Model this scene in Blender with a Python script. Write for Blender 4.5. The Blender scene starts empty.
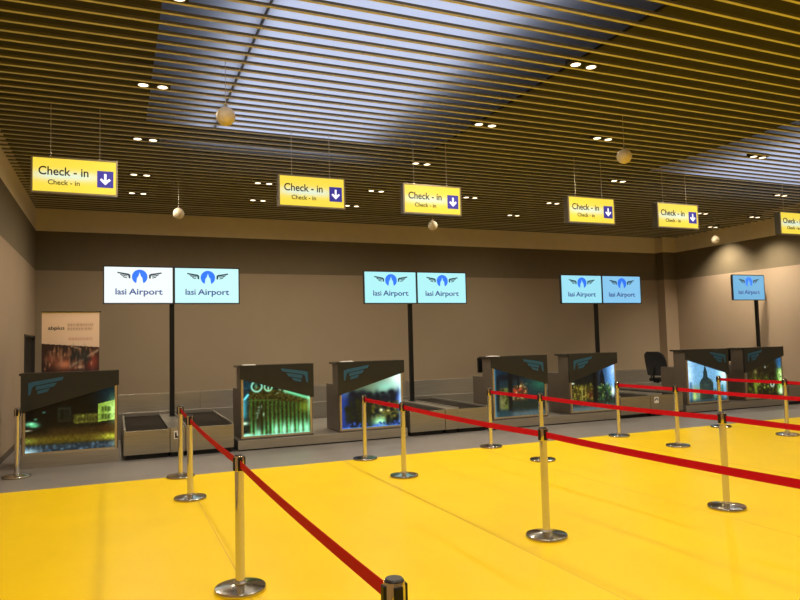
import bpy, bmesh, math, random
import numpy as np
from mathutils import Vector, Matrix

random.seed(4)
scene = bpy.context.scene
C = scene.collection
PI = math.pi

# ------------------------------------------------------------------ materials
def lin(c):
    c = np.asarray(c, float) / 255.0
    return np.where(c <= 0.04045, c / 12.92, ((c + 0.055) / 1.055) ** 2.4)

def mat(name, rgb, rough=0.5, metal=0.0, spec=0.5, noise=0.0, nscale=(4, 4, 4), bump=0.0, emit=None, estr=0.0, coat=0.0):
    m = bpy.data.materials.new(name); m.use_nodes = True
    nt = m.node_tree; b = nt.nodes['Principled BSDF']
    b.inputs['Base Color'].default_value = (*rgb, 1)
    b.inputs['Roughness'].default_value = rough
    b.inputs['Metallic'].default_value = metal
    b.inputs['Specular IOR Level'].default_value = spec
    b.inputs['Coat Weight'].default_value = coat
    if emit is not None:
        b.inputs['Emission Color'].default_value = (*emit, 1)
        b.inputs['Emission Strength'].default_value = estr
    if noise or bump:
        tc = nt.nodes.new('ShaderNodeTexCoord'); mp = nt.nodes.new('ShaderNodeMapping')
        mp.inputs['Scale'].default_value = nscale
        nz = nt.nodes.new('ShaderNodeTexNoise'); nz.inputs['Scale'].default_value = 1.0; nz.inputs['Detail'].default_value = 4
        nt.links.new(tc.outputs['Object'], mp.inputs[0]); nt.links.new(mp.outputs[0], nz.inputs['Vector'])
        if noise:
            rmp = nt.nodes.new('ShaderNodeMapRange')
            rmp.inputs['From Min'].default_value = 0.3; rmp.inputs['From Max'].default_value = 0.7
            rmp.inputs['To Min'].default_value = 1 - noise; rmp.inputs['To Max'].default_value = 1 + noise
            mx = nt.nodes.new('ShaderNodeVectorMath'); mx.operation = 'SCALE'
            mx.inputs[0].default_value = rgb
            nt.links.new(nz.outputs['Fac'], rmp.inputs['Value']); nt.links.new(rmp.outputs[0], mx.inputs['Scale'])
            nt.links.new(mx.outputs[0], b.inputs['Base Color'])
        if bump:
            bp = nt.nodes.new('ShaderNodeBump'); bp.inputs['Strength'].default_value = bump; bp.inputs['Distance'].default_value = 0.01
            nt.links.new(nz.outputs['Fac'], bp.inputs['Height']); nt.links.new(bp.outputs[0], b.inputs['Normal'])
    return m

def print_mat(name, emissive, strength=1.0):
    m = bpy.data.materials.new(name); m.use_nodes = True
    nt = m.node_tree; b = nt.nodes['Principled BSDF']
    at = nt.nodes.new('ShaderNodeVertexColor'); at.layer_name = 'Print'
    b.inputs['Roughness'].default_value = 0.2 if emissive else 0.6
    if emissive:
        b.inputs['Base Color'].default_value = (0.005, 0.005, 0.005, 1); b.inputs['Specular IOR Level'].default_value = 0.2
        nt.links.new(at.outputs[0], b.inputs['Emission Color']); b.inputs['Emission Strength'].default_value = strength
    else:
        nt.links.new(at.outputs[0], b.inputs['Base Color'])
    return m

M = {}
M['yellow'] = mat('yellow_vinyl', (0.86, 0.585, 0.001), 0.36, noise=0.03, nscale=(1.2, 1.2, 1), spec=0.15)
M['seam'] = mat('floor_seam', (0.62, 0.35, 0.01), 0.5)
M['grey_floor'] = mat('grey_vinyl', (0.205, 0.185, 0.165), 0.42, noise=0.05, nscale=(2, 2, 1), spec=0.4)
M['wall'] = mat('taupe_plaster', (0.31, 0.243, 0.163), 0.85, noise=0.04, nscale=(.8, .8, .8), spec=0.2)
M['strip'] = mat('beige_strip', (0.78, 0.68, 0.52), 0.85, noise=0.03, spec=0.2)
M['band'] = mat('brown_band', (0.165, 0.132, 0.082), 0.85, noise=0.03, spec=0.2)
M['side_wall'] = mat('side_wall_plaster', (0.36, 0.272, 0.185), 0.85, noise=0.04, nscale=(.8, .8, .8), spec=0.2)
M['base'] = mat('dark_skirting', (0.10, 0.075, 0.05), 0.6)
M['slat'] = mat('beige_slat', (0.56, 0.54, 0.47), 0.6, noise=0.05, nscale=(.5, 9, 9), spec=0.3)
M['slat_shaded'] = mat('shaded_blade_side', (0.13, 0.12, 0.09), 0.7, noise=0.05, nscale=(.5, 9, 9), spec=0.2)  # same slats, the shade on their faces put into a darker colour
M['slab'] = mat('dark_slab', (0.03, 0.027, 0.022), 0.9)
M['sky'] = mat('daylight_pane', (0.1, 0.1, 0.1), 0.4, emit=(0.58, 0.67, 0.94), estr=1.18)
m_ = bpy.data.materials.new('frosted_sheet'); m_.use_nodes = True
_nt = m_.node_tree; _nt.nodes.remove(_nt.nodes['Principled BSDF']); _tr = _nt.nodes.new('ShaderNodeBsdfTranslucent'); _tr.inputs[0].default_value = (.8, .8, .8, 1)
_nt.links.new(_tr.outputs[0], _nt.nodes['Material Output'].inputs[0]); M['frosted'] = m_
M['steel'] = mat('brushed_steel', (0.44, 0.41, 0.35), 0.34, 0.7, noise=0.12, nscale=(1.5, 1.5, 90))
M['steel_front'] = mat('olive_brushed_steel', (0.33, 0.31, 0.26), 0.34, 0.75, noise=0.12, nscale=(1.5, 1.5, 90))
M['steel_dark'] = mat('dark_brushed_steel', (0.37, 0.345, 0.295), 0.36, 0.7, noise=0.12, nscale=(1.5, 1.5, 90))
M['chrome'] = mat('polished_steel', (0.60, 0.58, 0.55), 0.08, 0.8)
M['chrome_base'] = mat('polished_base', (0.60, 0.56, 0.48), 0.14, 1.0)
M['black'] = mat('black_plastic', (0.008, 0.008, 0.008), 0.45, spec=0.25)
M['cap'] = mat('black_cap_face', (0.018, 0.017, 0.016), 0.35, 0.0, noise=0.3, nscale=(40, 40, 40))
M['matte_black'] = mat('black_fabric', (0.012, 0.011, 0.011), 0.9, noise=0.2, nscale=(60, 60, 60))
M['belt_rubber'] = mat('belt_rubber', (0.022, 0.017, 0.012), 0.95, spec=0.1, noise=0.15, nscale=(20, 20, 20))
M['red'] = mat('red_webbing', (0.50, 0.001, 0.013), 0.7, spec=0.15, noise=0.08, nscale=(60, 60, 300))
M['laminate'] = mat('taupe_laminate', (0.105, 0.084, 0.063), 0.4, noise=0.05, nscale=(5, 5, 30))
M['top'] = mat('dark_worktop', (0.035, 0.03, 0.025), 0.25)
M['panel'] = mat('smoked_panel', (0.030, 0.031, 0.027), 0.15, spec=0.3, noise=0.05)
M['wing'] = mat('blue_wing_film', (0.012, 0.10, 0.19), 0.35)
M['edge'] = mat('satin_frame', (0.50, 0.44, 0.33), 0.3, 0.8)
M['alu'] = mat('sign_frame', (0.34, 0.29, 0.20), 0.4, 0.6)
M['alu_dark'] = mat('sign_body', (0.10, 0.085, 0.055), 0.5, 0.4)
M['wire'] = mat('steel_wire', (0.6, 0.55, 0.45), 0.4, 0.7)
M['ink'] = mat('black_ink', (0.012, 0.012, 0.012), 0.5)
M['sign_blue'] = mat('sign_blue', (0.02, 0.02, 0.2), 0.5, emit=tuple(lin((52, 46, 150))), estr=0.8)
M['sign_white'] = mat('sign_white', (0.6, 0.6, 0.6), 0.5, emit=(0.85, 0.9, 1), estr=0.95)
M['globe'] = mat('ivory_globe', (0.62, 0.54, 0.40), 0.5, noise=0.04, nscale=(12, 12, 12))
M['lens'] = mat('lamp_lens', (0.9, 0.85, 0.75), 0.3, emit=(1.0, 0.82, 0.58), estr=3.5)
M['lens_rim'] = mat('lamp_rim', (0.45, 0.4, 0.32), 0.3, 0.8)
M['bezel'] = mat('screen_bezel', (0.015, 0.017, 0.02), 0.35)
M['logo_blue'] = mat('logo_blue', (0.02, 0.1, 0.5), 0.4, emit=tuple(lin((28, 105, 235))), estr=1.0)
M['logo_dark'] = mat('logo_dark', (0.01, 0.03, 0.05), 0.4, emit=tuple(lin((22, 44, 62))), estr=1.0)
M['logo_text'] = mat('logo_text', (0.02, 0.03, 0.1), 0.4, emit=tuple(lin((40, 72, 135))), estr=1.0)
M['paper'] = mat('white_paper', (0.85, 0.82, 0.76), 0.6)
M['door'] = mat('dark_door', (0.012, 0.011, 0.010), 0.6, noise=0.1)
M['door_frame'] = mat('door_frame', (0.03, 0.025, 0.02), 0.5)
M['picture'] = print_mat('backlit_print', True, 1.5)
M['print'] = print_mat('banner_print', False)

def screen_mat(name, rgb, s=1.0):
    m = mat(name, (0.02, 0.02, 0.02), 0.3, emit=tuple(lin(rgb)), estr=s)
    return m

# sign face: backlit yellow acrylic with a tube's pale glow painted into the emission
def sign_face_mat():
    m = bpy.data.materials.new('backlit_yellow'); m.use_nodes = True
    nt = m.node_tree; b = nt.nodes['Principled BSDF']
    tc = nt.nodes.new('ShaderNodeTexCoord'); sp = nt.nodes.new('ShaderNodeSeparateXYZ')
    nt.links.new(tc.outputs['Object'], sp.inputs[0])
    def term(sock, centre, width):
        s = nt.nodes.new('ShaderNodeMath'); s.operation = 'SUBTRACT'; s.inputs[1].default_value = centre
        nt.links.new(sp.outputs[sock], s.inputs[0])
        d = nt.nodes.new('ShaderNodeMath'); d.operation = 'DIVIDE'; d.inputs[1].default_value = width
        nt.links.new(s.outputs[0], d.inputs[0])
        p = nt.nodes.new('ShaderNodeMath'); p.operation = 'POWER'; p.inputs[1].default_value = 4 if sock == 'X' else 2
        ab = nt.nodes.new('ShaderNodeMath'); ab.operation = 'ABSOLUTE'
        nt.links.new(d.outputs[0], ab.inputs[0]); nt.links.new(ab.outputs[0], p.inputs[0])
        return p
    a = term('X', -0.10, 0.42); z = term('Z', -0.005, 0.06)
    add = nt.nodes.new('ShaderNodeMath'); nt.links.new(a.outputs[0], add.inputs[0]); nt.links.new(z.outputs[0], add.inputs[1])
    ng = nt.nodes.new('ShaderNodeMath'); ng.operation = 'MULTIPLY'; ng.inputs[1].default_value = -1
    nt.links.new(add.outputs[0], ng.inputs[0])
    ex = nt.nodes.new('ShaderNodeMath'); ex.operation = 'EXPONENT'; nt.links.new(ng.outputs[0], ex.inputs[0])
    mx = nt.nodes.new('ShaderNodeMix'); mx.data_type = 'RGBA'
    mx.inputs['A'].default_value = (*lin((245, 220, 74)), 1); mx.inputs['B'].default_value = (*lin((218, 240, 220)), 1)
    nt.links.new(ex.outputs[0], mx.inputs['Factor'])
    b.inputs['Base Color'].default_value = (0.25, 0.2, 0.02, 1); b.inputs['Roughness'].default_value = 0.35
    nt.links.new(mx.outputs['Result'], b.inputs['Emission Color']); b.inputs['Emission Strength'].default_value = 0.95
    return m
M['sign_face'] = sign_face_mat()

# ------------------------------------------------------------------ mesh helpers
class MB:
    def __init__(s): s.bm = bmesh.new()
    def box(s, x0, x1, y0, y1, z0, z1, bev=0.0, seg=2):
        vs = [s.bm.verts.new((x, y, z)) for x in (x0, x1) for y in (y0, y1) for z in (z0, z1)]
        F = [(0, 1, 3, 2), (4, 6, 7, 5), (0, 4, 5, 1), (2, 3, 7, 6), (0, 2, 6, 4), (1, 5, 7, 3)]
        fs = [s.bm.faces.new([vs[i] for i in f]) for f in F]
        if bev:
            es = list({e for f in fs for e in f.edges})
            bmesh.ops.bevel(s.bm, geom=es, offset=bev, segments=seg, affect='EDGES', profile=0.5)
        return s
    def prism(s, pts, y0, y1):            # polygon in x,z extruded along y
        a = [s.bm.verts.new((p[0], y0, p[1])) for p in pts]; b = [s.bm.verts.new((p[0], y1, p[1])) for p in pts]
        n = len(pts)
        s.bm.faces.new(a); s.bm.faces.new(b[::-1])
        for i in range(n): s.bm.faces.new([a[i], b[i], b[(i + 1) % n], a[(i + 1) % n]])
        return s
    def prism_x(s, pts, x0, x1):          # polygon in y,z extruded along x
        a = [s.bm.verts.new((x0, p[0], p[1])) for p in pts]; b = [s.bm.verts.new((x1, p[0], p[1])) for p in pts]
        n = len(pts)
        s.bm.faces.new(a); s.bm.faces.new(b[::-1])
        for i in range(n): s.bm.faces.new([a[i], b[i], b[(i + 1) % n], a[(i + 1) % n]])
        return s
    def lathe(s, prof, seg=32, cx=0, cy=0, cz=0):
        rings = []
        for r, z in prof:
            if r < 1e-6: rings.append([s.bm.verts.new((cx, cy, cz + z))])
            else: rings.append([s.bm.verts.new((cx + r * math.cos(2 * PI * i / seg), cy + r * math.sin(2 * PI * i / seg), cz + z)) for i in range(seg)])
        for A, B in zip(rings, rings[1:]):
            for i in range(seg):
                j = (i + 1) % seg
                a = [A[0]] if len(A) == 1 else [A[i], A[j]]
                b = [B[0]] if len(B) == 1 else [B[j], B[i]]
                if len(a) + len(b) > 2: s.bm.faces.new(a + b)
        return s
    def tube(s, pts, r, seg=10, caps=True):
        pts = [Vector(p) for p in pts]; rings = []
        for i, p in enumerate(pts):
            d = (pts[min(i + 1, len(pts) - 1)] - pts[max(i - 1, 0)]).normalized()
            u = d.cross(Vector((0, 0, 1)) if abs(d.z) < 0.9 else Vector((1, 0, 0))).normalized(); v = d.cross(u)
            rr = r[i] if isinstance(r, (list, tuple)) else r
            rings.append([s.bm.verts.new(p + u * rr * math.cos(2 * PI * k / seg) + v * rr * math.sin(2 * PI * k / seg)) for k in range(seg)])
        for A, B in zip(rings, rings[1:]):
            for k in range(seg): s.bm.faces.new([A[k], A[(k + 1) % seg], B[(k + 1) % seg], B[k]])
        if caps: s.bm.faces.new(rings[0]); s.bm.faces.new(rings[-1][::-1])
        return s
    def build(s, name, m, parent=None, smooth=False, loc=None):
        bmesh.ops.recalc_face_normals(s.bm, faces=s.bm.faces)
        me = bpy.data.meshes.new(name); s.bm.to_mesh(me); s.bm.free()
        me.materials.append(m)
        if smooth:
            for p in me.polygons: p.use_smooth = True
            try: me.set_sharp_from_angle(angle=math.radians(40))
            except Exception: pass
        o = bpy.data.objects.new(name, me); C.objects.link(o)
        if parent: o.parent = parent
        if loc: o.location = loc
        return o

def tag(o, label=None, cat=None, group=None, kind=None):
    if label: o['label'] = label
    if cat: o['category'] = cat
    if group: o['group'] = group
    if kind: o['kind'] = kind
    return o

def thing(name, label, cat, loc=(0, 0, 0), rz=0, group=None):
    o = bpy.data.objects.new(name, None); C.objects.link(o)
    o.location = loc; o.rotation_euler.z = rz; o.empty_display_size = 0.1
    return tag(o, label, cat, group)

kids = {}
def copy_tree(o, label=None, loc=None, group=None, parent=None):
    c = o.copy(); C.objects.link(c)
    if parent: c.parent = parent
    for ch in [x for x in o.children]: copy_tree(ch, parent=c)
    if label: c['label'] = label
    if loc is not None: c.location = loc
    if group: c['group'] = group
    return c

def struct(name, mb, m, smooth=False):
    return tag(mb.build(name, m, smooth=smooth), kind='structure')

def text(name, body, m, parent, x0, x1, base, cap, y, depth=0.003, bold=.012):
    """raised lettering facing -Y, fitted to x0..x1 with cap height cap on baseline base"""
    cu = bpy.data.curves.new('lettering', 'FONT'); cu.body = body; cu.size = 1.0; cu.extrude = 0.0; cu.offset = bold
    cu.resolution_u = 4
    t = bpy.data.objects.new('lettering', cu); C.objects.link(t)
    dg = bpy.context.evaluated_depsgraph_get(); dg.update()
    me = bpy.data.meshes.new_from_object(t.evaluated_get(dg))
    bpy.data.objects.remove(t); bpy.data.curves.remove(cu)
    co = np.array([v.co[:] for v in me.vertices])
    mnx, mxx = co[:, 0].min(), co[:, 0].max()
    H = 0.73                                   # cap height of the built-in face per unit size
    sx = (x1 - x0) / (mxx - mnx); sz = cap / H
    for v in me.vertices:
        v.co = Vector((x0 + (v.co.x - mnx) * sx, y, base + v.co.y * sz))
    bm = bmesh.new(); bm.from_mesh(me)
    r = bmesh.ops.extrude_face_region(bm, geom=bm.faces[:])
    bmesh.ops.translate(bm, vec=(0, -depth, 0), verts=[g for g in r['geom'] if isinstance(g, bmesh.types.BMVert)])
    bmesh.ops.recalc_face_normals(bm, faces=bm.faces)
    bm.to_mesh(me); bm.free()
    me.name = name; me.materials.clear(); me.materials.append(m)
    o = bpy.data.objects.new(name, me); C.objects.link(o)
    if parent: o.parent = parent
    return o

# ------------------------------------------------------------------ room
XL, XR, YW, YB = -1.645, 16.80, 16.94, -7.0
ZC, Z1, Z2 = 4.88, 4.42, 3.53
SLAB = 5.16
YE = 9.66

struct('floor', MB().box(XL, XR, YE, YW, -0.1, 0), M['grey_floor'])
struct('floor.001', MB().box(XL, XR, YB, YE, -0.1, 0), M['yellow'])
for i, sx in enumerate((0.86, 3.10, 5.35, 7.6, 9.85, 12.1)):
    struct('trim_%d' % (i + 1), MB().box(sx - 0.004, sx + 0.004, YB + 0.01, YE - 0.01, -0.004, 0.0006), M['seam'])

T = 0.15
struct('wall_back', MB().box(XL - T, XR + T, YW, YW + T, -0.1, Z2), M['wall'])
struct('wall_back.001', MB().box(XL - T, XR + T, YW, YW + T, Z2, Z1), M['band'])
struct('wall_back.002', MB().box(XL - T, XR + T, YW, YW + T, Z1, SLAB), M['strip'])
DY0, DY1, DZ = 15.02, 16.85, 2.06
struct('wall_left', MB().box(XL - T, XL, YB, DY0, -0.1, Z2).box(XL - T, XL, DY0, DY1, DZ, Z2).box(XL - T, XL, DY1, YW, -0.1, Z2), M['side_wall'])
struct('wall_left.001', MB().box(XL - T, XL, YB, YW, Z2, Z1), M['band'])
struct('wall_left.002', MB().box(XL - T, XL, YB, YW, Z1, SLAB), M['strip'])
struct('wall_right', MB().box(XR, XR + T, YB, YW, -0.1, Z2), M['side_wall'])
struct('wall_right.001', MB().box(XR, XR + T, YB, YW, Z2, Z1), M['band'])
struct('wall_right.002', MB().box(XR, XR + T, YB, YW, Z1, SLAB), M['strip'])
struct('wall_front', MB().box(XL - T, XR + T, YB - T, YB, -0.1, SLAB), M['wall'])
struct('wall_column', MB().box(16.28, XR, 16.62, YW, 0, Z2), M['side_wall'])
struct('wall_column.001', MB().box(16.28, XR, 16.62, YW, Z2, Z1), M['band'])
struct('wall_column.002', MB().box(16.28, XR, 16.62, YW, Z1, ZC + 0.1), M['strip'])
struct('baseboard_left', MB().box(XL, XL + 0.012, YB, DY0, 0, 0.1), M['base'])
struct('baseboard_back', MB().box(XL, 16.28, YW - 0.012, YW, 0, 0.1), M['base'])
struct('baseboard_right', MB().box(XR - 0.012, XR, YB, 16.62, 0, 0.1), M['base'])
d = struct('door_1', MB().box(XL - 0.10, XL - 0.05, DY0 + .04, DY1 - .04, 0, DZ - .04), M['door'])
MB().box(XL - 0.12, XL + 0.012, DY0, DY0 + .04, 0, DZ).box(XL - 0.12, XL + .012, DY1 - .04, DY1, 0, DZ).box(XL - .12, XL + .012, DY0, DY1, DZ - .04, DZ).build('door_frame', M['door_frame'], d)

# slatted ceiling: beige blades right across the hall, shade painted into their dark sides
PITCH, SW, SH = 0.2255, 0.029, 0.032
Y0S = 5.85 - PITCH * 57
mb = MB(); mt = MB(); ys = []
k = 0
while Y0S + k * PITCH < YW - 0.05:
    y = Y0S + k * PITCH
    if y > YB + .05:
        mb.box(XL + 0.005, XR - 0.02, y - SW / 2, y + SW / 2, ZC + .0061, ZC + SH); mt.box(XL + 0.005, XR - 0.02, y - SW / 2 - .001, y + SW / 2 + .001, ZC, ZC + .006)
    k += 1
struct('ceiling', mb, M['slat_shaded'])
struct('ceiling_slat_bottom', mt, M['slat'])  # undersides split off so they keep the lighter, lit tone

# roof slab with openings: a frosted sheet lies in each, the daylight panes are higher up in a dark box
sheets = [(0.42, 5.3, 2.6, 10.89), (0.5, 5.4, 11.40, 12.20), (10.2, 16.6, 5.2, 10.89)]
xs = sorted({XL - T, XR + T, *[o[0] for o in sheets], *[o[1] for o in sheets]})
yy = sorted({YB - T, YW + T, *[o[2] for o in sheets], *[o[3] for o in sheets]})
mb = MB()
for a, b in zip(xs, xs[1:]):
    for c, e in zip(yy, yy[1:]):
        mx, my = (a + b) / 2, (c + e) / 2
        if not any(o[0] < mx < o[1] and o[2] < my < o[3] for o in sheets): mb.box(a, b, c, e, SLAB, SLAB + .04)
struct('ceiling_slab', mb, M['slab'])
for i, o in enumerate(sheets):
    m_ = MB(); m_.bm.faces.new([m_.bm.verts.new(p) for p in ((o[0] - .02, o[2] - .02, SLAB + .042), (o[1] + .02, o[2] - .02, SLAB + .042), (o[1] + .02, o[3] + .02, SLAB + .042), (o[0] - .02, o[3] + .02, SLAB + .042))])
    struct('window_%d' % (i + 1), m_, M['frosted'])
struct('window_4', MB().box(1.12, 4.05, 2.6, 11.55, 5.48, 5.50), M['sky'])
struct('window_5', MB().box(11.3, 16.2, 5.6, 11.2, 5.75, 5.77), M['sky'])
struct('beam', MB().box(1.43, 1.47, 2.6, 10.89, SLAB + .05, SLAB + .13), M['slab'])
struct('ceiling_roof', MB().box(XL - T, XR + T, YB - T, YW + T, 6.1, 6.2), M['slab'])
struct('ceiling_shaft', MB().box(XL - T, XR + T, YW, YW + T, SLAB, 6.1).box(XL - T, XR + T, YB - T, YB, SLAB, 6.1).box(XL - T, XL, YB, YW, SLAB, 6.1).box(XR, XR + T, YB, YW, SLAB, 6.1), M['slab'])

# ------------------------------------------------------------------ downlights
def near_gap(y):
    j = round((y - Y0S) / PITCH - 0.5)
    return Y0S + (j + 0.5) * PITCH
proto = thing('recessed_downlight', '', 'ceiling light')
MB().box(-.20, .20, -.068, .068, .004, .06).build('housing', M['matte_black'], proto)
for sx in (-.11, .11):
    MB().lathe([(.066, .004), (.066, -.006), (.056, -.006), (.056, .004)], 24, sx, 0, 0).build('rim', M['lens_rim'], proto, True)
    MB().lathe([(0, -.007), (.03, -.006), (.055, -.002), (.055, .004), (0, .004)], 24, sx, 0, 0).build('lens', M['lens'], proto, True)
rows = [(6.17, [0.41, 5.0], 'nearest'), (8.39, [0.41, 5.0, 7.14, 10.6], 'second'), (10.65, [0.41, 5.0, 9.4, 14.1], 'third'),
        (12.87, [0.41, 2.65, 5.0, 7.23, 9.42, 14.1, 16.0], 'fourth'), (14.6, [0.41, 2.85, 5.0, 9.34, 16.2], 'farthest')]
ordn = ['first', 'second', 'third', 'fourth', 'fifth', 'sixth', 'seventh']
POW = 196.0
def lamp(x, y, z, power, parent=None, ang=174, blend=1.0, col=(1.0, 0.86, 0.67)):
    l = bpy.data.lights.new('downlight_lamp', 'SPOT'); l.energy = power; l.color = col
    l.spot_size = math.radians(ang); l.spot_blend = blend; l.shadow_soft_size = 0.09
    o = bpy.data.objects.new('downlight_lamp', l); C.objects.link(o); o.location = (x, y, z)
    return o
first = True
for y, xl, rn in rows:
    for i, x in enumerate(xl):
        lab = 'lit twin ceiling downlight, %s from left in the %s row from the camera' % (ordn[i], rn)
        if i == len(xl) - 1: lab = 'lit twin ceiling downlight, rightmost in the %s row from the camera' % rn
        if first: t = proto; t['label'] = lab; t.location = (x, near_gap(y), ZC); first = False; t['group'] = 'twin downlights between the ceiling slats'
        else: t = copy_tree(proto, lab, (x, near_gap(y), ZC))
        if x > 15.5: lamp(x, near_gap(y), ZC - .03, POW * 3.4, ang=112)
        else: lamp(x, near_gap(y), ZC - .03, POW)
for y in (-5, -2.7, -.5, 1.7, 3.95):                    # the same grid goes on overhead and behind the camera
    for x in (0.41, 5.0, 9.4, 14.1): lamp(x, y, ZC - .03, POW)

# ------------------------------------------------------------------ hanging signs
SWD, SHT = 0.98, 0.44
sg = thing('hanging_sign', '', 'sign')
MB().box(-SWD / 2 - .012, SWD / 2 + .012, .004, .13, -SHT / 2 - .012, SHT / 2 + .012, .004).build('sign_body', M['alu_dark'], sg)
f = MB()
for a in ((-SWD / 2 - .018, SWD / 2 + .018, -.008, .004, SHT / 2 - .004, SHT / 2 + .018), (-SWD / 2 - .018, SWD / 2 + .018, -.008, .004, -SHT / 2 - .018, -SHT / 2 + .004),
          (-SWD / 2 - .018, -SWD / 2 + .004, -.008, .004, -SHT / 2, SHT / 2), (SWD / 2 - .004, SWD / 2 + .018, -.008, .004, -SHT / 2, SHT / 2)): f.box(*a)
f.build('sign_frame', M['alu'], sg)
MB().box(-SWD / 2, SWD / 2, -.002, .004, -SHT / 2, SHT / 2).build('sign_face', M['sign_face'], sg)
X = lambda fx: -SWD / 2 + fx * SWD
Z = lambda fz: SHT / 2 - fz * SHT
text('lettering', 'Check - in', M['ink'], sg, X(.07), X(.66), Z(.50), SHT * .255, -.002)
text('lettering', 'Check - in', M['ink'], sg, X(.18), X(.555), Z(.78), SHT * .15, -.002)
ab = MB().box(X(.765), X(.965), -.005, -.002, Z(.79), Z(.29)).build('arrow_panel', M['sign_blue'], sg)
cx, cz = X(.865), Z(.54)
ar = [(-.014, .072), (.014, .072), (.014, -.02), (.046, .012), (.066, -.008), (0, -.074), (-.066, -.008), (-.046, .012), (-.014, -.02)]
MB().prism([(cx + p[0], cz + p[1]) for p in ar], -.008, -.005).build('arrow', M['sign_white'], ab)
for x in (-.29, .29):
    MB().tube([(x, .07, SHT / 2 + .012), (x, .07, ZC + SH - 3.975)], .004, 6).build('wire', M['wire'], sg)
    MB().box(x - .015, x + .015, .055, .085, SHT / 2 + .01, SHT / 2 + .04).build('wire_clamp', M['wire'], sg)
sl = ['yellow check-in sign hanging leftmost, near the left wall', 'yellow check-in sign hanging second from left, right of the leftmost pair of screens',
      'yellow check-in sign hanging third from left, under the bright skylight edge', 'yellow check-in sign hanging fourth from left, over the third pair of screens',
      'yellow check-in sign hanging fifth from left, above the wall corner column', 'yellow check-in sign cut off by the right edge of the photo']
for i, cxs in enumerate((-.485, 2.675, 4.645, 7.765, 9.775, 13.02)):
    loc = (cxs, 9.55, 3.975)
    if i == 0: sg['label'] = sl[0]; sg.location = loc; sg['group'] = 'hanging check-in signs'
    else: copy_tree(sg, sl[i], loc)

# ------------------------------------------------------------------ hanging globes
gl = thing('pendant_globe', 'ivory globe hanging on a wire before the bright skylight', 'hanging globe', (1.12, 7.47, 4.27), group='ivory globes hanging from the ceiling')
R = .105
MB().lathe([(0, -R)] + [(R * math.cos(a), R * math.sin(a)) for a in np.linspace(-PI / 2 + .12, PI / 2 - .12, 20)] + [(0, R)], 32).build('sphere', M['globe'], gl, True)
MB().lathe([(0, R - .004), (.02, R - .004), (.02, R + .02), (.012, R + .03), (0, R + .03)], 16).build('cap', M['alu'], gl, True)
MB().tube([(0, 0, R + .02), (0, 0, ZC + SH - 4.27)], .003, 6).build('wire', M['wire'], gl)
for lab, loc in (('ivory globe hanging on a wire above the fourth check-in sign', (6.67, 7.45, 4.29)), ('small far ivory globe hanging right of the leftmost check-in sign, near the back wall', (1.10, 13.3, 4.27)),
                 ('small far ivory globe hanging below the third check-in sign, near the back wall', (6.45, 13.3, 4.28)), ('small far ivory globe hanging before the right wall, beside the single screen', (14.95, 13.35, 4.28))):
    copy_tree(gl, lab, loc)

# ------------------------------------------------------------------ screens on poles
WS, HS = 1.175, 0.66
def wing(side):
    """three stacked feathers; side -1 = left wing"""
    mb = MB()
    def P(pts): mb.prism([(side * p[0], p[1]) for p in pts], -.0045, -.002)
    P([(.160, -.03), (.160, .034), (.185, .056), (.378, .088), (.382, .066), (.196, .022), (.188, -.03)])
    P([(.205, .002), (.215, .018), (.34, .050), (.32, .024)])
    P([(.21, -.030), (.22, -.012), (.30, .014), (.275, -.014)])
    return mb
def disc():
    r = .134; pts = []
    for a in np.linspace(math.radians(-62), math.radians(242), 40): pts.append((r * math.cos(a), r * math.sin(a)))
    # white tower cut-out rising from the bottom
    pts += [(-.052, -.075), (-.046, -.02), (-.020, .012), (-.012, .042), (0, .082), (.012, .042), (.020, .012), (.046, -.02), (.052, -.075)]
    m = MB(); m.prism(pts, -.0045, -.002); return m
def make_screen(rgb, strength, label, loc):
    t = thing('display_screen', label, 'screen', loc, group='airport screens on black poles')
    MB().box(-WS / 2 - .020, WS / 2 + .020, .002, .055, -HS / 2 - .020, HS / 2 + .020, .005).build('casing', M['bezel'], t)
    MB().box(-WS / 2, WS / 2, -.002, .004, -HS / 2, HS / 2).build('display', screen_mat('display_light', rgb, strength), t)
    b = MB()
    for a in ((-WS / 2 - .020, WS / 2 + .020, HS / 2 - .001, HS / 2 + .020), (-WS / 2 - .020, WS / 2 + .020, -HS / 2 - .020, -HS / 2 + .001)): b.box(a[0], a[1], -.006, .004, a[2], a[3])
    for a in ((-WS / 2 - .020, -WS / 2 + .001), (WS / 2 - .001, WS / 2 + .020)): b.box(a[0], a[1], -.006, .004, -HS / 2, HS / 2)
    b.build('bezel', M['bezel'], t)
    ox, oz = .012, HS * .23
    e = disc().build('emblem', M['logo_blue'], t, loc=(ox, 0, oz))
    for s in (-1, 1): wing(s).build('emblem_wing', M['logo_dark'], e, loc=(0, 0, 0))
    text('lettering', 'Iasi', M['logo_text'], t, -.40, -.215, -HS * .262, .112, -.002, .0025, .02)
    text('lettering', 'Airport', M['logo_text'], t, -.175, .41, -HS * .262, .112, -.002, .0025, .02)
    return t
W2 = (WS + .042) / 2
PY = 13.25
poles = [(1.005, [(-1, (246, 255, 254), 1.0), (1, (205, 253, 254), 1.0)]), (6.0, [(-1, (176, 246, 250), 1.0), (1, (178, 246, 250), 1.0)]),
         (10.98, [(-1, (160, 232, 250), .97), (1, (138, 205, 246), .95)]), (16.28, [(-1, (112, 186, 230), .92)])]
SINGLE = .31
names = [['left screen of the leftmost pair, whitest of all the airport screens', 'right screen of the leftmost pair, pale aqua'],
         ['left screen of the middle pair, pale aqua', 'right screen of the middle pair, pale aqua'],
         ['left screen of the third pair, light blue, before the back wall', 'right screen of the third pair, deeper blue, by the corner column'],
         ['single blue airport screen before the right wall']]
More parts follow.
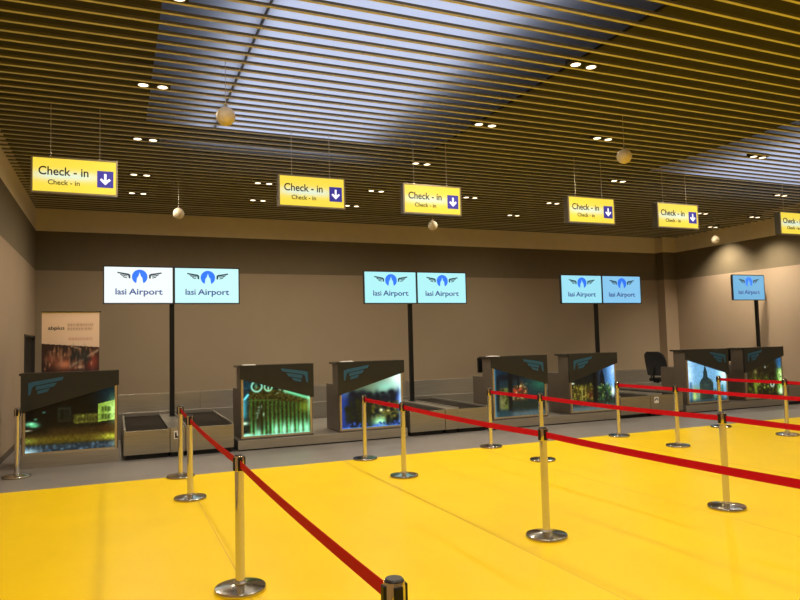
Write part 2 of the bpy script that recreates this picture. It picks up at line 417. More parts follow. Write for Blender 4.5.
pl_lab = ['black pole carrying the leftmost pair of screens', 'black pole carrying the middle pair of screens', 'black pole carrying the third pair of screens',
          'black pole carrying the single screen by the right wall']
for pi, (px, scr) in enumerate(poles):
    po = [-.03, -.13, -.13, .07][pi]
    pxx = px + po
    t = thing('display_pole', pl_lab[pi], 'pole', (pxx, PY, 0.4595 if pi < 3 else 0.0), group='black poles carrying screens')
    z0 = 0.46 if pi < 3 else 0.0
    MB().box(-.043, .043, .06, .13, 0.012, 3.26 - z0, .006).build('post', M['black'], t)
    MB().box(-.055, .055, .0, .19, 0, .012, .003).build('base_plate', M['black'], t)
    MB().box(-.5 if pi < 3 else -.7, .55 if pi < 3 else 0.05, .056, .062, 2.80 - z0, 2.95 - z0).build('bracket', M['black'], t)
    for j, (s, rgb, st) in enumerate(scr):
        make_screen(rgb, st, names[pi][j], (px + s * W2 + (SINGLE if pi == 3 else 0), PY, 2.895 + (.09 if pi == 3 else 0)))

# ------------------------------------------------------------------ painted prints
def field(nx, ny):
    u, v = np.meshgrid((np.arange(nx) + .5) / nx, (np.arange(ny) + .5) / ny)
    return u, v
class Canvas:
    def __init__(s, base, nx=150, ny=120, seed=1):
        s.u, s.v = field(nx, ny); s.c = np.zeros((ny, nx, 3)) + np.array(base, float); s.r = np.random.RandomState(seed); s.nx, s.ny = nx, ny
    def mix(s, m, col): m = np.clip(m, 0, 1)[..., None]; s.c = s.c * (1 - m) + np.array(col, float) * m
    def add(s, m, col): s.c = s.c + np.clip(m, 0, 1)[..., None] * np.array(col, float)
    def rect(s, u0, u1, v0, v1, col, a=1., soft=.006):
        e = lambda x: 1 / (1 + np.exp(-np.clip(x / soft, -50, 50)))
        s.mix(a * e(s.u - u0) * e(u1 - s.u) * e(s.v - v0) * e(v1 - s.v), col)
    def poly(s, pts, col, a=1.):
        ins = np.zeros_like(s.u, bool); n = len(pts)
        for i in range(n):
            (x0, y0), (x1, y1) = pts[i], pts[(i + 1) % n]
            if y0 == y1: continue
            cr = ((y0 > s.v) != (y1 > s.v)) & (s.u < (x1 - x0) * (s.v - y0) / (y1 - y0) + x0)
            ins ^= cr
        s.mix(ins * a, col)
    def glow(s, u, v, ru, rv, col, a=1.): s.mix(a * np.exp(-((s.u - u) / ru) ** 2 - ((s.v - v) / rv) ** 2), col)
    def ring(s, u, v, r, w, col, a=1.):
        d = np.sqrt((s.u - u) ** 2 + ((s.v - v) * .85) ** 2); s.mix(a * np.exp(-((d - r) / w) ** 2), col)
    def line(s, u0, v0, u1, v1, w, col, a=1.):
        dx, dy = u1 - u0, v1 - v0; t = np.clip(((s.u - u0) * dx + (s.v - v0) * dy) / (dx * dx + dy * dy), 0, 1)
        d = np.sqrt((s.u - u0 - t * dx) ** 2 + (s.v - v0 - t * dy) ** 2); s.mix(a * np.exp(-(d / w) ** 2), col)
    def speck(s, u0, u1, v0, v1, n, col, r=.012, a=.8):
        for _ in range(n):
            q = s.r.rand(5); s.glow(u0 + (u1 - u0) * q[0], v0 + (v1 - v0) * q[1], r * (.5 + q[2]), r * (.5 + 1.5 * q[3]), np.array(col) * (.6 + .6 * q[4]), a)
    def grain(s, amt):
        g = s.r.rand(s.ny // 4 + 1, s.nx // 4 + 1).repeat(4, 0).repeat(4, 1)[:s.ny, :s.nx]; s.c = s.c * (1 - amt + 2 * amt * g)[..., None]

def picture1():
    c = Canvas((12, 10, 7), seed=1)
    c.rect(.8, 1.1, .62, 1.1, (8, 46, 58), .9, .05)
    c.rect(-.1, 1.1, .10, .36, (58, 42, 18), 1, .02); c.rect(-.1, 1.1, .11, .23, (104, 92, 30), .9, .02)
    c.glow(1, .17, .16, .05, (196, 200, 70)); c.glow(.02, .18, .1, .04, (150, 165, 70), .7)
    c.rect(-.1, 1.1, -.1, .105, (44, 58, 66), 1, .012); c.speck(0, 1, 0, .09, 60, (86, 106, 118), .014)
    c.glow(0, .0, .14, .06, (190, 225, 230)); c.glow(1.0, .05, .05, .06, (150, 170, 150), .7)
    c.rect(.355, .50, .44, .66, (52, 58, 40), .9); c.rect(.375, .48, .455, .635, (14, 14, 10), 1); c.rect(.42, .435, .45, .64, (48, 52, 34), .8); c.rect(.45, .465, .45, .64, (48, 52, 34), .7)
    c.rect(.53, .83, .40, .545, (98, 98, 38), .9, .008); c.speck(.54, .82, .41, .53, 26, (150, 150, 60), .011); 
    for x in np.linspace(.55, .82, 9): c.rect(x - .006, x + .006, .43, .51, (30, 26, 12), .8)
    c.poly([(.81, .41), (1, .43), (1, .74), (.81, .69)], (142, 172, 74)); c.glow(1, .58, .08, .2, (205, 250, 160), .8)
    for r in (.48, .60):
        for x in (.86, .895, .93): c.rect(x - .010, x + .010, r - .035, r + .045, (34, 44, 14), .9)
    c.rect(.85, 1.0, .29, .36, (110, 52, 30), .5, .03)
    c.glow(.06, .43, .07, .035, (150, 245, 190)); c.glow(.10, .40, .05, .03, (120, 220, 160)); c.glow(.11, .50, .02, .015, (90, 150, 120)); c.glow(.2, .60, .018, .014, (90, 150, 130)); c.rect(0, .25, .30, .36, (8, 10, 8), .9, .02)
    c.glow(.02, .335, .05, .015, (170, 170, 140)); c.grain(.12); return c
def picture2():
    c = Canvas((18, 40, 34), seed=2)
    c.rect(-.1, .12, .6, 1.1, (16, 62, 78), .9, .04)
    c.poly([(.08, .02), (.08, .74), (.2, .84), (.55, .76), (1, .62), (1, .02)], (62, 58, 24))
    c.grain(.35)
    for i, x in enumerate(np.linspace(.12, .98, 15)):
        top = .66 - .16 * x
        c.rect(x - .012, x + .012, .08, top, (60, 140, 62), .65, .006); c.rect(x + .016, x + .034, .1, top - .03, (26, 22, 8), .8)
        c.glow(x, .08, .018, .16, (130, 255, 180), .8 if i % 2 else .45)
    for x in (.22, .48, .6, .72, .85, .95): c.glow(x, .07, .035, .12, (175, 255, 215), .95)
    c.rect(.18, .31, .08, .55, (30, 24, 10), .7, .02); c.speck(.2, .3, .28, .5, 10, (130, 160, 130), .02)
    c.line(.62, .74, 1, .59, .03, (120, 212, 160)); c.line(.08, .60, .5, .60, .012, (90, 110, 50), .6)
    c.ring(.2, .84, .075, .016, (150, 215, 190)); c.glow(.19, .84, .02, .05, (120, 170, 130), .8); c.ring(.37, .82, .055, .015, (150, 210, 170)); c.glow(.37, .80, .012, .04, (170, 230, 200)); c.speck(.5, .64, .7, .8, 7, (160, 190, 150), .016)
    c.line(.02, .63, .07, .70, .02, (130, 235, 240)); c.rect(-.1, .035, .3, .63, (96, 220, 240), .9, .02); c.glow(.02, .22, .05, .03, (220, 255, 220)); c.glow(.05, .02, .1, .03, (190, 255, 220))
    c.glow(.92, .45, .1, .1, (150, 170, 50), .6); c.glow(1.0, .55, .04, .25, (180, 240, 200), .7); c.rect(-.1, 1.1, -.1, .018, (170, 240, 210), .7)
    return c
def picture3():
    c = Canvas((10, 22, 30), seed=3)
    t = np.clip((c.v - .5) / .14, 0, 1); c.mix(t, (104, 118, 92)); c.glow(1.0, .86, .24, .30, (240, 255, 250), 1); c.glow(.75, .72, .22, .12, (150, 220, 200), .7)
    c.speck(.1, 1, .40, .62, 60, (12, 26, 40), .05, .9)
    c.rect(-.1, .10, -.1, .7, (44, 86, 190), .7, .03); c.glow(.98, .45, .06, .18, (88, 130, 225), .9)
    c.speck(.08, .55, .1, .5, 70, (34, 40, 20), .03); c.speck(.5, .95, .15, .45, 60, (104, 96, 40), .022)
    c.glow(.64, .08, .13, .10, (190, 255, 195)); c.glow(.66, .30, .03, .03, (230, 240, 190)); c.glow(.78, .28, .03, .02, (210, 190, 110)); c.rect(.74, .80, .0, .2, (10, 16, 12), .9, .01)
    c.speck(0, 1, .0, .08, 34, (60, 100, 190), .02); c.rect(-.1, 1.1, -.1, .014, (120, 170, 240), .8); c.rect(.975, 1.1, .05, 1.1, (215, 245, 255), .85, .012)
    return c
def picture4():
    c = Canvas((34, 58, 62), seed=4)
    c.rect(-.1, .3, .7, 1.1, (22, 60, 88), .8, .06); c.rect(.1, 1.1, .72, .86, (30, 44, 50), .8, .03)
    c.rect(.07, .28, .14, .56, (140, 138, 84), .9, .012); c.rect(.2, .27, .14, .56, (112, 124, 60), .8, .01); c.speck(.08, .27, .2, .55, 14, (60, 60, 30), .02)
    c.rect(.28, .36, .02, .86, (10, 16, 22), .95, .01); c.rect(.08, .5, .74, .82, (12, 20, 30), .9, .02); c.rect(.04, .10, .1, .8, (16, 30, 40), .9, .01)
    c.poly([(.36, .30), (.36, .55), (.42, .62), (.5, .6), (.55, .7), (.6, .58), (.66, .55), (.66, .30)], (92, 66, 44)); c.speck(.36, .66, .33, .64, 22, (215, 205, 140), .017); c.speck(.38, .64, .42, .58, 9, (170, 60, 44), .02)
    c.line(.48, .55, .48, .82, .016, (12, 20, 24)); c.rect(.55, .9, .76, .79, (20, 30, 32), .8)
    c.glow(.92, .62, .2, .14, (44, 108, 88), .9); c.rect(.36, 1.1, .10, .30, (36, 48, 40), .9, .03)
    c.rect(-.1, 1.1, -.1, .09, (104, 120, 122), .9, .02); c.rect(.03, .34, .0, .10, (30, 66, 72), .8, .02); c.rect(-.1, .03, -.1, 1.1, (120, 190, 215), .75, .01); c.grain(.08); return c
def picture5():
    c = Canvas((22, 26, 28), seed=5)
    c.mix(np.clip((c.u - .58) / .4, 0, 1) * np.clip((c.v - .25) / .3, 0, 1), (96, 164, 228)); c.glow(1, .9, .12, .3, (190, 215, 255), .9)
    c.poly([(.64, .2), (.66, .7), (.71, .9), (.76, .72), (.82, .2)], (14, 26, 34)); c.speck(.62, .95, .12, .5, 60, (60, 96, 56), .022); c.speck(.6, .95, .2, .55, 22, (150, 170, 90), .014)
    c.rect(-.1, .5, .52, .70, (26, 28, 24), .8, .04)
    c.rect(.04, .5, .18, .54, (70, 62, 24), .9, .02); c.speck(.03, .5, .18, .58, 56, (172, 160, 62), .016); c.rect(.23, .25, .22, .5, (200, 190, 110), .8); c.rect(.31, .33, .22, .5, (180, 160, 80), .7); c.rect(.38, .5, .24, .40, (84, 42, 30), .8, .02)
    c.glow(.03, .58, .04, .02, (220, 235, 215)); c.rect(.5, .565, .0, .92, (8, 10, 12), .95, .008)
    c.glow(.96, .38, .04, .12, (235, 255, 250)); c.speck(0, 1, .10, .18, 40, (22, 40, 34), .03); c.rect(-.1, 1.1, -.1, .10, (108, 124, 122), .9, .03); c.grain(.06); return c
def picture6():
    c = Canvas((120, 168, 200), seed=6)
    c.glow(.02, .6, .12, .5, (205, 230, 255), .9); c.glow(.95, .62, .14, .28, (215, 255, 255), 1); c.rect(-.1, 1.1, .0, .3, (92, 128, 140), .6, .08)
    c.poly([(.3, .05), (.3, .42), (.34, .50), (.40, .56), (.41, .68), (.445, .80), (.46, .96), (.475, .80), (.51, .68), (.52, .56), (.60, .50), (.66, .42), (.66, .05)], (44, 62, 62))
    c.speck(.32, .64, .1, .5, 24, (70, 84, 76), .02); c.rect(.3, .66, .0, .16, (40, 50, 40), .7, .02)
    c.rect(.10, .32, .02, .34, (120, 142, 66), .6, .04); c.glow(.16, .12, .04, .14, (210, 225, 120), .8); c.rect(.04, .10, .0, .46, (44, 84, 110), .7, .01); c.speck(.66, .9, .02, .3, 22, (60, 100, 84), .025); c.rect(.88, .92, .05, .36, (40, 110, 100), .8)
    c.rect(-.1, 1.1, -.1, .05, (40, 54, 60), .8, .02); c.grain(.05); return c
def picture7():
    c = Canvas((44, 38, 22), seed=7)
    c.rect(.87, 1.1, .66, 1.1, (60, 124, 176), .9, .03); c.speck(.05, .85, .35, .8, 60, (66, 58, 30), .03); c.speck(.05, .85, .1, .5, 55, (84, 100, 34), .024)
    c.glow(.26, .28, .05, .25, (150, 170, 60), .8); c.glow(.28, .62, .04, .05, (150, 140, 90), .8); c.glow(.55, .72, .022, .03, (180, 190, 190), .9); c.speck(.3, .8, .2, .4, 24, (150, 170, 80), .016)
    c.rect(.88, 1.1, .06, .66, (170, 228, 110), .95, .02); c.glow(.97, .5, .05, .14, (235, 255, 190)); c.glow(.97, .12, .06, .08, (225, 255, 225)); c.speck(.84, .98, .15, .6, 14, (50, 110, 40), .02)
    c.ring(.73, .30, .045, .02, (200, 225, 220), .9); c.glow(.1, .05, .1, .05, (120, 170, 90), .8); c.rect(-.1, .04, .3, .62, (130, 150, 160), .6, .01); c.grain(.12); return c

def print_panel(name, canvas, x0, x1, z0, z1, y, m, parent, strength=1.0, thick=.006):
    ny, nx = canvas.u.shape
    bm = bmesh.new(); lay = bm.loops.layers.float_color.new('Print')
    vs = [[bm.verts.new((x0 + (x1 - x0) * i / nx, y, z0 + (z1 - z0) * j / ny)) for i in range(nx + 1)] for j in range(ny + 1)]
    q0 = np.clip(canvas.c, 0, 255)
    if m is M['picture']: q0 = 255 * (q0 / 255) ** 1.22
    col = lin(q0) * strength
    for j in range(ny):
        for i in range(nx):
            f = bm.faces.new([vs[j][i], vs[j][i + 1], vs[j + 1][i + 1], vs[j + 1][i]])
            q = (*col[j, i], 1)
            for l in f.loops: l[lay] = q
    # sheet thickness
    bk = [bm.verts.new((a, y + thick, b)) for a, b in ((x0, z0), (x1, z0), (x1, z1), (x0, z1))]
    f = bm.faces.new(bk[::-1])
    for l in f.loops: l[lay] = (0, 0, 0, 1)
    me = bpy.data.meshes.new(name); bm.to_mesh(me); bm.free(); me.materials.append(m)
    o = bpy.data.objects.new(name, me); C.objects.link(o); o.parent = parent
    return o

# ------------------------------------------------------------------ check-in desks
YD = 11.40
def make_desk(x, w, deep_left, pic, label, zb, strength=1.0):
    t = thing('check_in_desk', label, 'check-in desk', (x, YD, 0), group='check-in desks with backlit night pictures')
    MB().box(.012, w - .012, .062, .40, zb, 1.365, .004).build('cabinet', M['laminate'], t)
    MB().box(-.03, w + .001, .052, .46, 1.365, 1.40, .004).build('countertop', M['top'], t)
    MB().box(.012, w - .012, .402, .80, .965, 1.0, .004).build('rear_worktop', M['laminate'], t)
    for a in ((.012, .04), (w - .04, w - .012)): MB().box(a[0], a[1], .402, .80, zb, .964).build('rear_side_panel', M['laminate'], t)
    zl, zr = (.82, 1.18) if deep_left else (1.18, .82)
    up = MB().prism([(0, zl), (w, zr), (w, 1.402), (0, 1.402)], 0, .05).build('upper_panel', M['panel'], t)
    # wing emblem on the deep side
    s = 1 if deep_left else -1; ox = .10 if deep_left else w - .10
    wm = MB()
    def P(pts): wm.prism([(ox + s * p[0], p[1]) for p in pts], -.004, -.0005)
    P([(0, 1.255), (.07, 1.275), (.47, 1.335), (.45, 1.285), (.08, 1.215), (.05, 1.19), (.03, 1.09), (0, 1.07)])
    P([(.10, 1.205), (.38, 1.255), (.34, 1.195), (.10, 1.15)])
    P([(.12, 1.135), (.29, 1.175), (.25, 1.12), (.12, 1.09)])
    wm.build('wing_emblem', M['wing'], up)
    print_panel('backlit_picture', pic, .06, w - .06, .225, 1.20, .053, M['picture'], t, strength)
    fm = MB().box(.028, .06, .03, .0615, .20, zl - .005 if deep_left else zl - .005).box(w - .06, w - .028, .03, .0615, .20, zr - .005).box(.0601, w - .0601, .03, .0615, .20, .225)
    fm.build('picture_frame', M['edge'], t)
    MB().box(.004, w - .004, .02, .0615, zb, .1995, .003).build('base_panel', M['steel_dark'] if zb < .1 else M['laminate'], t)
    return t
desks = [(-1.29, 1.34, True, picture1(), 'leftmost check-in desk, dark picture of a night square with a lit green building', 0.0, .85),
         (1.90, 1.26, False, picture2(), 'check-in desk with green-lit palace picture, right of the leftmost baggage belts', .17, .9),
         (3.61, 1.26, True, picture3(), 'check-in desk with white sky glow over dark trees, left of the middle screens pole', .17, 1.0),
         (6.72, 1.28, False, picture4(), 'check-in desk with dim teal picture and black trunk, right of the middle baggage belts', .17, .75),
         (8.54, 1.23, True, picture5(), 'check-in desk with blue sky and yellow lights picture, under the third pair of screens', .17, 1.0),
         (11.70, 1.27, False, picture6(), 'check-in desk with pale blue sky and dark church spire picture, beside the office chair', .17, 1.0),
         (13.49, 1.30, True, picture7(), 'rightmost check-in desk, brown picture with bright green right edge', .17, .8)]
for a in desks: make_desk(*a)

# steel platforms the paired desks stand on
for x0, x1, lab in ((1.86, 4.90, 'low steel platform under the green palace and white glow desks'), (6.66, 9.73, 'low steel platform under the teal and blue sky desks'), (11.60, 14.84, 'low steel platform under the church picture and rightmost desks')):
    t = thing('desk_platform', lab, 'platform', ((x0 + x1) / 2, YD, 0), group='low steel platforms under paired desks')
    h = (x1 - x0) / 2
    MB().box(-h, h, -.02, 2.5, .02, .168, .004).build('deck', M['steel_dark'], t)
    MB().box(-h + .02, h - .02, .02, 2.48, 0, .02).build('toe_kick', M['black'], t)

# white leaflets on the counters
for x, lab in ((1.98, 'white paper lying on the counter of the green palace desk'), (3.72, 'white paper lying on the counter of the white sky glow desk'), (6.74, 'white paper lying on the counter of the teal picture desk')):
    tag(MB().box(0, .20, .07, .26, 1.4005, 1.412, .001).build('paper_leaflet', M['paper'], loc=(x, YD, 0)), lab, 'paper', 'white papers on desk counters')

# computer monitors on the staff side
def monitor(x, y, lab, rz):
    t = thing('computer_monitor', lab, 'monitor', (x, y, 1.0), rz, 'black computer monitors behind desks')
    MB().box(-.24, .24, -.03, .01, .07, .375, .006).build('housing', M['black'], t)
    MB().box(-.225, .225, .0105, .013, .085, .36).build('screen', M['cap'], t)
    MB().box(-.03, .03, -.06, -.031, .01, .22, .004).build('stand', M['black'], t)
    MB().box(-.10, .10, -.11, .06, 0, .012, .003).build('foot', M['black'], t)
monitor(7.02, 12.08, 'black computer monitor seen edge-on behind the teal picture desk', 0)
monitor(13.82, 12.08, 'black computer monitor seen behind the rightmost check-in desk', 0)

# ------------------------------------------------------------------ baggage conveyors
def conveyor(x0, x1, lab):
    t = thing('baggage_conveyor', lab, 'baggage conveyor', ((x0 + x1) / 2, YD, 0), group='steel baggage conveyors between desks')
    h = (x1 - x0) / 2 - .004
    MB().box(-h, h, 0, .02, .075, .445, .003).build('front_panel', M['steel_front'], t)
    MB().box(-h, h, .021, 2.5, .075, .40).build('body', M['steel_dark'], t)
    MB().box(-h + .03, h - .03, .05, 2.45, 0, .074).build('toe_kick', M['black'], t)
    MB().box(-h + .035, h - .035, .05, 2.48, .401, .447, .015, 3).build('belt', M['belt_rubber'], t)
    for s in (-1, 1):
        a, b = sorted((s * h, s * (h - .03)))
        MB().box(a, b, .021, 2.5, .401, .475, .004).build('side_rail', M['steel_dark'], t)
    MB().tube([(-h + .032, .036, .43), (h - .032, .036, .43)], .012, 12).build('roller', M['steel'], t, True)
def cabinet(x0, x1, lab, sticker, sx=0):
    t = thing('control_cabinet', lab, 'control cabinet', ((x0 + x1) / 2, YD, 0), group='steel control cabinets between belts')
    h = (x1 - x0) / 2 - .003
    MB().box(-h, h, -.008, 2.5, .075, .459, .004).build('housing', M['steel_front'], t)
    MB().box(-h + .01, h - .01, .03, 2.45, 0, .074).build('toe_kick', M['black'], t)
    if sticker:
        s = MB().box(sx - .06, sx + .06, -.011, -.008, .28, .41).build('sticker', M['paper'], t)
        if sticker == 1: MB().prism([(sx - .045, .385), (sx - .02, .385), (sx - .015, .325), (sx + .045, .325), (sx + .045, .295), (sx - .045, .295)], -.0125, -.011).build('symbol', M['ink'], s)
        else:
            p = [(sx + .05 * math.cos(a), .33 + .055 * math.sin(a)) for a in np.linspace(0, PI, 12)] + [(sx + .028 * math.cos(a), .33 + .03 * math.sin(a)) for a in np.linspace(PI, 0, 12)]
            MB().prism(p, -.0125, -.011).build('symbol', M['ink'], s)
conveyor(.115, .80, 'steel baggage belt beside the leftmost desk')
cabinet(.80, 1.035, 'narrow steel cabinet with sticker under the leftmost screens pole', 1, .0)
conveyor(1.035, 1.80, 'steel baggage belt left of the green palace desk')
conveyor(4.96, 5.68, 'steel baggage belt right of the white sky glow desk')
cabinet(5.68, 5.94, 'narrow steel cabinet under the middle screens pole', 0)
conveyor(5.94, 6.60, 'steel baggage belt left of the teal picture desk')
conveyor(9.80, 10.62, 'steel baggage belt right of the blue sky picture desk')
cabinet(10.62, 10.93, 'narrow steel cabinet with arch symbol sticker under the third screens pole', 2, .0)
conveyor(10.93, 11.54, 'steel baggage belt left of the church picture desk')
conveyor(14.90, 16.06, 'steel baggage belt right of the rightmost desk, at the right edge of the photo')

t = thing('collector_conveyor', 'long steel collector conveyor running along the back behind the desks', 'baggage conveyor', (0, 14.02, 0))
MB().box(-.2, 15.9, 0, 1.0, .0, .50, .004).build('body', M['steel_dark'], t)
xe = [-.2, 1.56, 3.5, 5.0, 6.05, 8.0, 9.8, 11.6, 13.6, 15.9]
for a, b in zip(xe, xe[1:]):
    MB().box(a + .003, b - .003, .06, .09, .501, .85, .003).build('guard_panel', M['steel'], t)
MB().box(-.2, 15.9, .16, .94, .501, .53).build('belt', M['belt_rubber'], t)

# ------------------------------------------------------------------ roll-up banner
c = Canvas((214, 180, 146), 130, 300, seed=9)
c.rect(-.1, 1.1, -.1, .62, (34, 18, 14), 1, .001)
def vv(z): return (z - .08) / (2.34 - .08)
c = Canvas((240, 214, 192), 120, 320, seed=9)
c.poly([(0, 0), (0, vv(1.845)), (1, vv(1.77)), (1, 0)], (52, 30, 24))
c.glow(.40, vv(1.50), .20, .042, (206, 120, 84)); c.glow(.38, vv(1.50), .10, .02, (226, 150, 110)); c.glow(.88, vv(1.53), .10, .06, (160, 62, 44)); c.glow(.18, vv(1.60), .12, .03, (170, 96, 70), .9)
c.line(.48, vv(1.46), .98, vv(1.72), .012, (170, 150, 130)); c.line(.5, vv(1.80), .68, vv(1.74), .007, (180, 150, 130)); c.speck(.05, .95, vv(1.42), vv(1.76), 90, (190, 140, 110), .014); c.speck(.5, .85, vv(1.55), vv(1.72), 26, (40, 44, 40), .02); c.glow(.66, vv(1.45), .05, .012, (220, 190, 160))
for zz, a, b in ((2.13, .44, .90), (2.065, .44, .87)):
    x = a
    while x < b:
        w = c.r.uniform(.015, .05); c.rect(x, min(x + w, b), vv(zz), vv(zz + .028), (150, 112, 84), .75, .004); x += w + .012
x = .46
while x < .86:
    w = c.r.uniform(.02, .06); c.rect(x, x + w, vv(1.90), vv(1.925), (196, 128, 104), .8, .004); x += w + .012
bt = thing('rollup_banner', 'cream roll-up banner with food photo standing behind the leftmost desk', 'banner', (-1.10, 12.30, 0))
print_panel('banner_sheet', c, .0, .85, .08, 2.34, 0, M['print'], bt, 1.0, .003)
MB().tube([(-.01, .0, 2.352), (.88, .0, 2.352)], .014, 12).build('top_rail', M['chrome_base'], bt, True)
MB().box(-.02, .87, -.09, .09, 0, .079, .012).build('base_cassette', M['edge'], bt)
MB().tube([(.42, .025, .08), (.42, .025, 2.34)], .011, 10).build('support_rod', M['edge'], bt)
text('lettering', 'abplus', M['ink'], bt, .09, .33, 2.07, .06, -.0005, .002)

# ------------------------------------------------------------------ office chair
ch = thing('office_chair', 'black high-back office chair left of the church picture desk', 'chair', (12.36, 12.80, .168), 1.7)
bm = bmesh.new()
rowsz = np.linspace(0, 1, 13); grid = []
for s in rowsz:
    z = .60 + .58 * s; w = .23 * (0.72 + .55 * math.sin(PI * min(1, .18 + .62 * s))) * (1 if s < .85 else 1 - ((s - .85) / .15) ** 2 * .35)
    yb = .22 + .10 * s - .05 * math.sin(PI * s)
    grid.append([(w * q, yb - .05 * (1 - q * q) * -1, z) for q in np.linspace(-1, 1, 9)])
fr = [[bm.verts.new((x, y, z)) for x, y, z in r] for r in grid]; bk = [[bm.verts.new((x, y + .055, z)) for x, y, z in r] for r in grid]
for A, inv in ((fr, False), (bk, True)):
    for r0, r1 in zip(A, A[1:]):
        for i in range(8): bm.faces.new([r0[i], r0[i + 1], r1[i + 1], r1[i]])
n = len(fr)
for j in range(n - 1):
    for i in (0, 8): bm.faces.new([fr[j][i], fr[j + 1][i], bk[j + 1][i], bk[j][i]])
for i in range(8):
    for j in (0, n - 1): bm.faces.new([fr[j][i], fr[j][i + 1], bk[j][i + 1], bk[j][i]])
m_ = MB(); m_.bm.free(); m_.bm = bm
m_.build('backrest', M['matte_black'], ch, True)
MB().box(-.25, .25, -.27, .24, .45, .54, .04, 4).build('seat', M['matte_black'], ch, True)
MB().tube([(0, .18, .44), (0, .33, .46), (0, .36, .60), (0, .33, .80)], .028, 10).build('back_bracket', M['black'], ch, True)
MB().tube([(0, 0, .12), (0, 0, .45)], .028, 14).build('gas_column', M['black'], ch, True)
for s in (-1, 1):
    MB().tube([(s * .25, .06, .46), (s * .31, .06, .50), (s * .31, .06, .68)], .018, 8).box(s * .31 - .035, s * .31 + .035, -.12, .14, .68, .71, .008).build('armrest', M['black'], ch, True)
for k in range(5):
    a = 2 * PI * k / 5 + .3
    MB().tube([(0, 0, .12), (.29 * math.cos(a), .29 * math.sin(a), .075)], [.03, .018], 8).build('base_leg', M['black'], ch, True)
    cx, cy = .29 * math.cos(a), .29 * math.sin(a)
    MB().tube([(cx - .02 * math.sin(a), cy + .02 * math.cos(a), .032), (cx + .02 * math.sin(a), cy - .02 * math.cos(a), .032)], .032, 14).tube([(cx, cy, .03), (cx, cy, .08)], .008, 6).build('caster', M['black'], ch, True)

# ------------------------------------------------------------------ queue posts and ribbons
PH = .95
st = thing('queue_post', '', 'queue post')
MB().lathe([(0, .0), (.178, .0), (.182, .004), (.182, .022), (.176, .030), (.12, .040), (.05, .047), (.036, .052), (0, .052)], 48).build('base', M['chrome_base'], st, True)
MB().lathe([(0, .05), (.045, .05), (.045, .058), (.033, .066), (.033, .835), (0, .835)], 32).build('pole', M['chrome'], st, True)
hd = MB().lathe([(0, .836), (.037, .836), (.038, .842), (.038, .930), (.034, .944), (0, .944)], 32).build('head', M['chrome_base'], st, True)
MB().lathe([(0, .9445), (.031, .9445), (.033, .947), (.028, .953), (0, .953)], 32).build('cap', M['cap'], hd, True)
for k in range(4):
    a = k * PI / 2
    b = MB().box(-.016, .016, .030, .043, .840, .935, .004).build('belt_slot', M['black'], hd); b.rotation_euler.z = a
posts = {
 'A': (.82, 4.98, 'queue post at the left of the front row, beside the empty yellow floor'),
 'C': (.79, 8.17, 'queue post, second back of the leftmost ribbon line, before the baggage belt'),
 'D': (.805, 9.58, 'queue post at the far end of the leftmost ribbon line, before the baggage belt'),
 'E': (-1.25, 10.74, 'lone queue post without ribbon on the grey floor by the left wall'),
 'F': (3.43, 9.60, 'far queue post on the edge of the yellow floor before the white sky glow desk'),
 'G': (3.43, 8.12, 'queue post right of the one before the white sky glow desk, on yellow floor'),
 'H': (5.59, 9.60, 'far queue post on the yellow edge before the teal picture desk left side'),
 'I': (5.60, 8.18, 'queue post hidden behind the large middle front-row post'),
 'J': (3.47, 5.05, 'large queue post in the middle of the front row on yellow floor'),
 'K': (8.08, 9.47, 'far queue post beside the blue sky picture desk'),
 'L': (8.09, 8.14, 'queue post left of the church picture, in the middle row'),
 'M': (10.41, 9.40, 'far queue post before the church picture, behind the right front-row post'),
 'N': (5.615, 5.05, 'large queue post at the right of the front row on yellow floor'),
 'O': (10.46, 8.08, 'rightmost queue post, before the rightmost desk'),
 'B': (.85, 2.12, 'nearest queue post at the bottom edge, only its black top in view')}
hidden = {'P': (3.56, 2.05, 'queue post beyond the frame at the end of the middle ribbon'), 'Q': (5.68, 2.0, 'queue post beyond the frame at the end of the right ribbon'),
          'R': (8.10, 5.1, 'queue post beyond the frame, front row fourth from left'), 'S': (10.5, 5.1, 'queue post beyond the frame, front row fifth from left')}
P = {}
first = True
for k, (x, y, lab) in list(posts.items()) + list(hidden.items()):
    if first: o = st; o.location = (x, y, 0); o['label'] = lab; o['group'] = 'polished queue posts'; first = False
    else: o = copy_tree(st, lab, (x, y, 0))
    P[k] = (x, y)
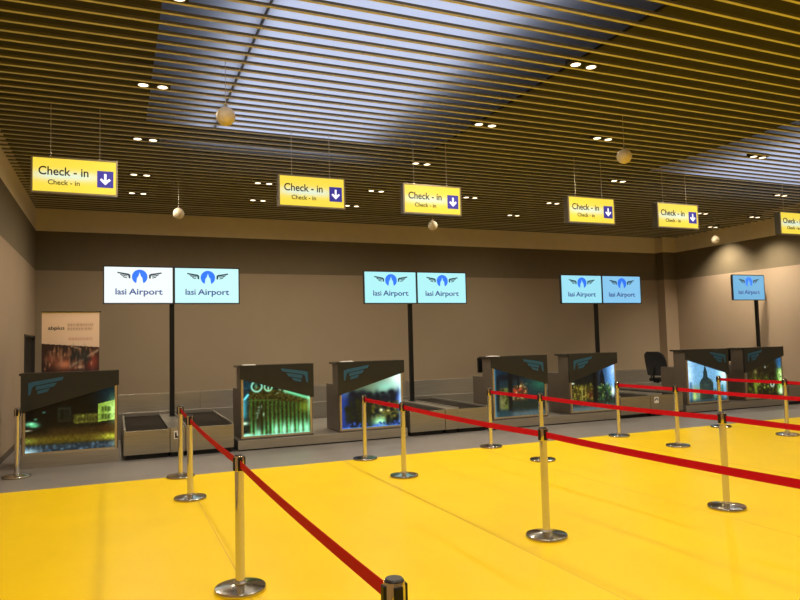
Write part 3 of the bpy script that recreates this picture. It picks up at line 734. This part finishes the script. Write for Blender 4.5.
def ribbon(a, b, lab):
    A = Vector((*P[a], 0)); B = Vector((*P[b], 0)); d = (B - A).normalized(); nrm = Vector((-d.y, d.x, 0)) * .0012
    A = A + d * .0445; B = B - d * .0445
    bm = bmesh.new(); n = 24; prev = None
    L = (B - A).length; sag = .004 * L * L / 2.5
    for i in range(n + 1):
        t = i / n; p = A.lerp(B, t); z = .888 - sag * 4 * t * (1 - t)
        q = [bm.verts.new(p + nrm * s + Vector((0, 0, z + h))) for s, h in ((-1, -.027), (1, -.027), (1, .027), (-1, .027))]
        if prev:
            for j in range(4): bm.faces.new([prev[j], prev[(j + 1) % 4], q[(j + 1) % 4], q[j]])
        else: bm.faces.new(q)
        prev = q
    bm.faces.new(prev[::-1])
    m_ = MB(); m_.bm.free(); m_.bm = bm
    tag(m_.build('barrier_ribbon', M['red'], smooth=True), lab, 'barrier ribbon', 'red barrier ribbons')
ribbon('B', 'A', 'long red ribbon from the bottom edge post to the left front-row post')
ribbon('A', 'C', 'red ribbon running back from the left front-row post')
ribbon('C', 'D', 'short red ribbon at the far end of the leftmost line')
ribbon('F', 'G', 'short red ribbon before the white sky glow desk')
ribbon('G', 'J', 'red ribbon running from the white sky glow desk to the large middle post')
ribbon('J', 'P', 'widest red ribbon, from the large middle post to the right edge of the photo')
ribbon('H', 'I', 'short red ribbon crossing the teal picture desk')
ribbon('I', 'N', 'long red ribbon between the middle and right front-row posts')
ribbon('N', 'Q', 'red ribbon from the right front-row post to the right edge of the photo')
ribbon('K', 'L', 'short red ribbon crossing before the office chair and baggage belt')
ribbon('L', 'R', 'red ribbon crossing the church picture desk to the right edge of the photo')
ribbon('M', 'O', 'short red ribbon crossing the rightmost desk')
ribbon('O', 'S', 'red ribbon right of the rightmost queue post')

# ------------------------------------------------------------------ camera, world, view
f, yaw, pit, roll, hc = 674.2, 0.399976, 0.0622722, 0.0246482, 1.7306
fw = Vector((math.sin(yaw) * math.cos(pit), math.cos(yaw) * math.cos(pit), math.sin(pit)))
rt = Vector((math.cos(yaw), -math.sin(yaw), 0)); up = rt.cross(fw)
eu = rt * math.cos(roll) - up * math.sin(roll); ev = rt * math.sin(roll) + up * math.cos(roll)
cam = bpy.data.cameras.new('camera'); cam.sensor_width = 36; cam.lens = f / 800 * 36; cam.clip_start = .05
co = bpy.data.objects.new('camera', cam); C.objects.link(co)
mtx = Matrix((eu, ev, -fw)).transposed().to_4x4(); mtx.translation = (0, 0, hc)
co.matrix_world = mtx
scene.camera = co

w = bpy.data.worlds.new('world'); scene.world = w; w.use_nodes = True
w.node_tree.nodes['Background'].inputs[0].default_value = (.5, .6, .8, 1)
w.node_tree.nodes['Background'].inputs[1].default_value = .3
vs = scene.view_settings
vs.view_transform = 'Standard'; vs.look = 'None'; vs.gamma = 1; vs.exposure = 0.0; vs.use_curve_mapping = False
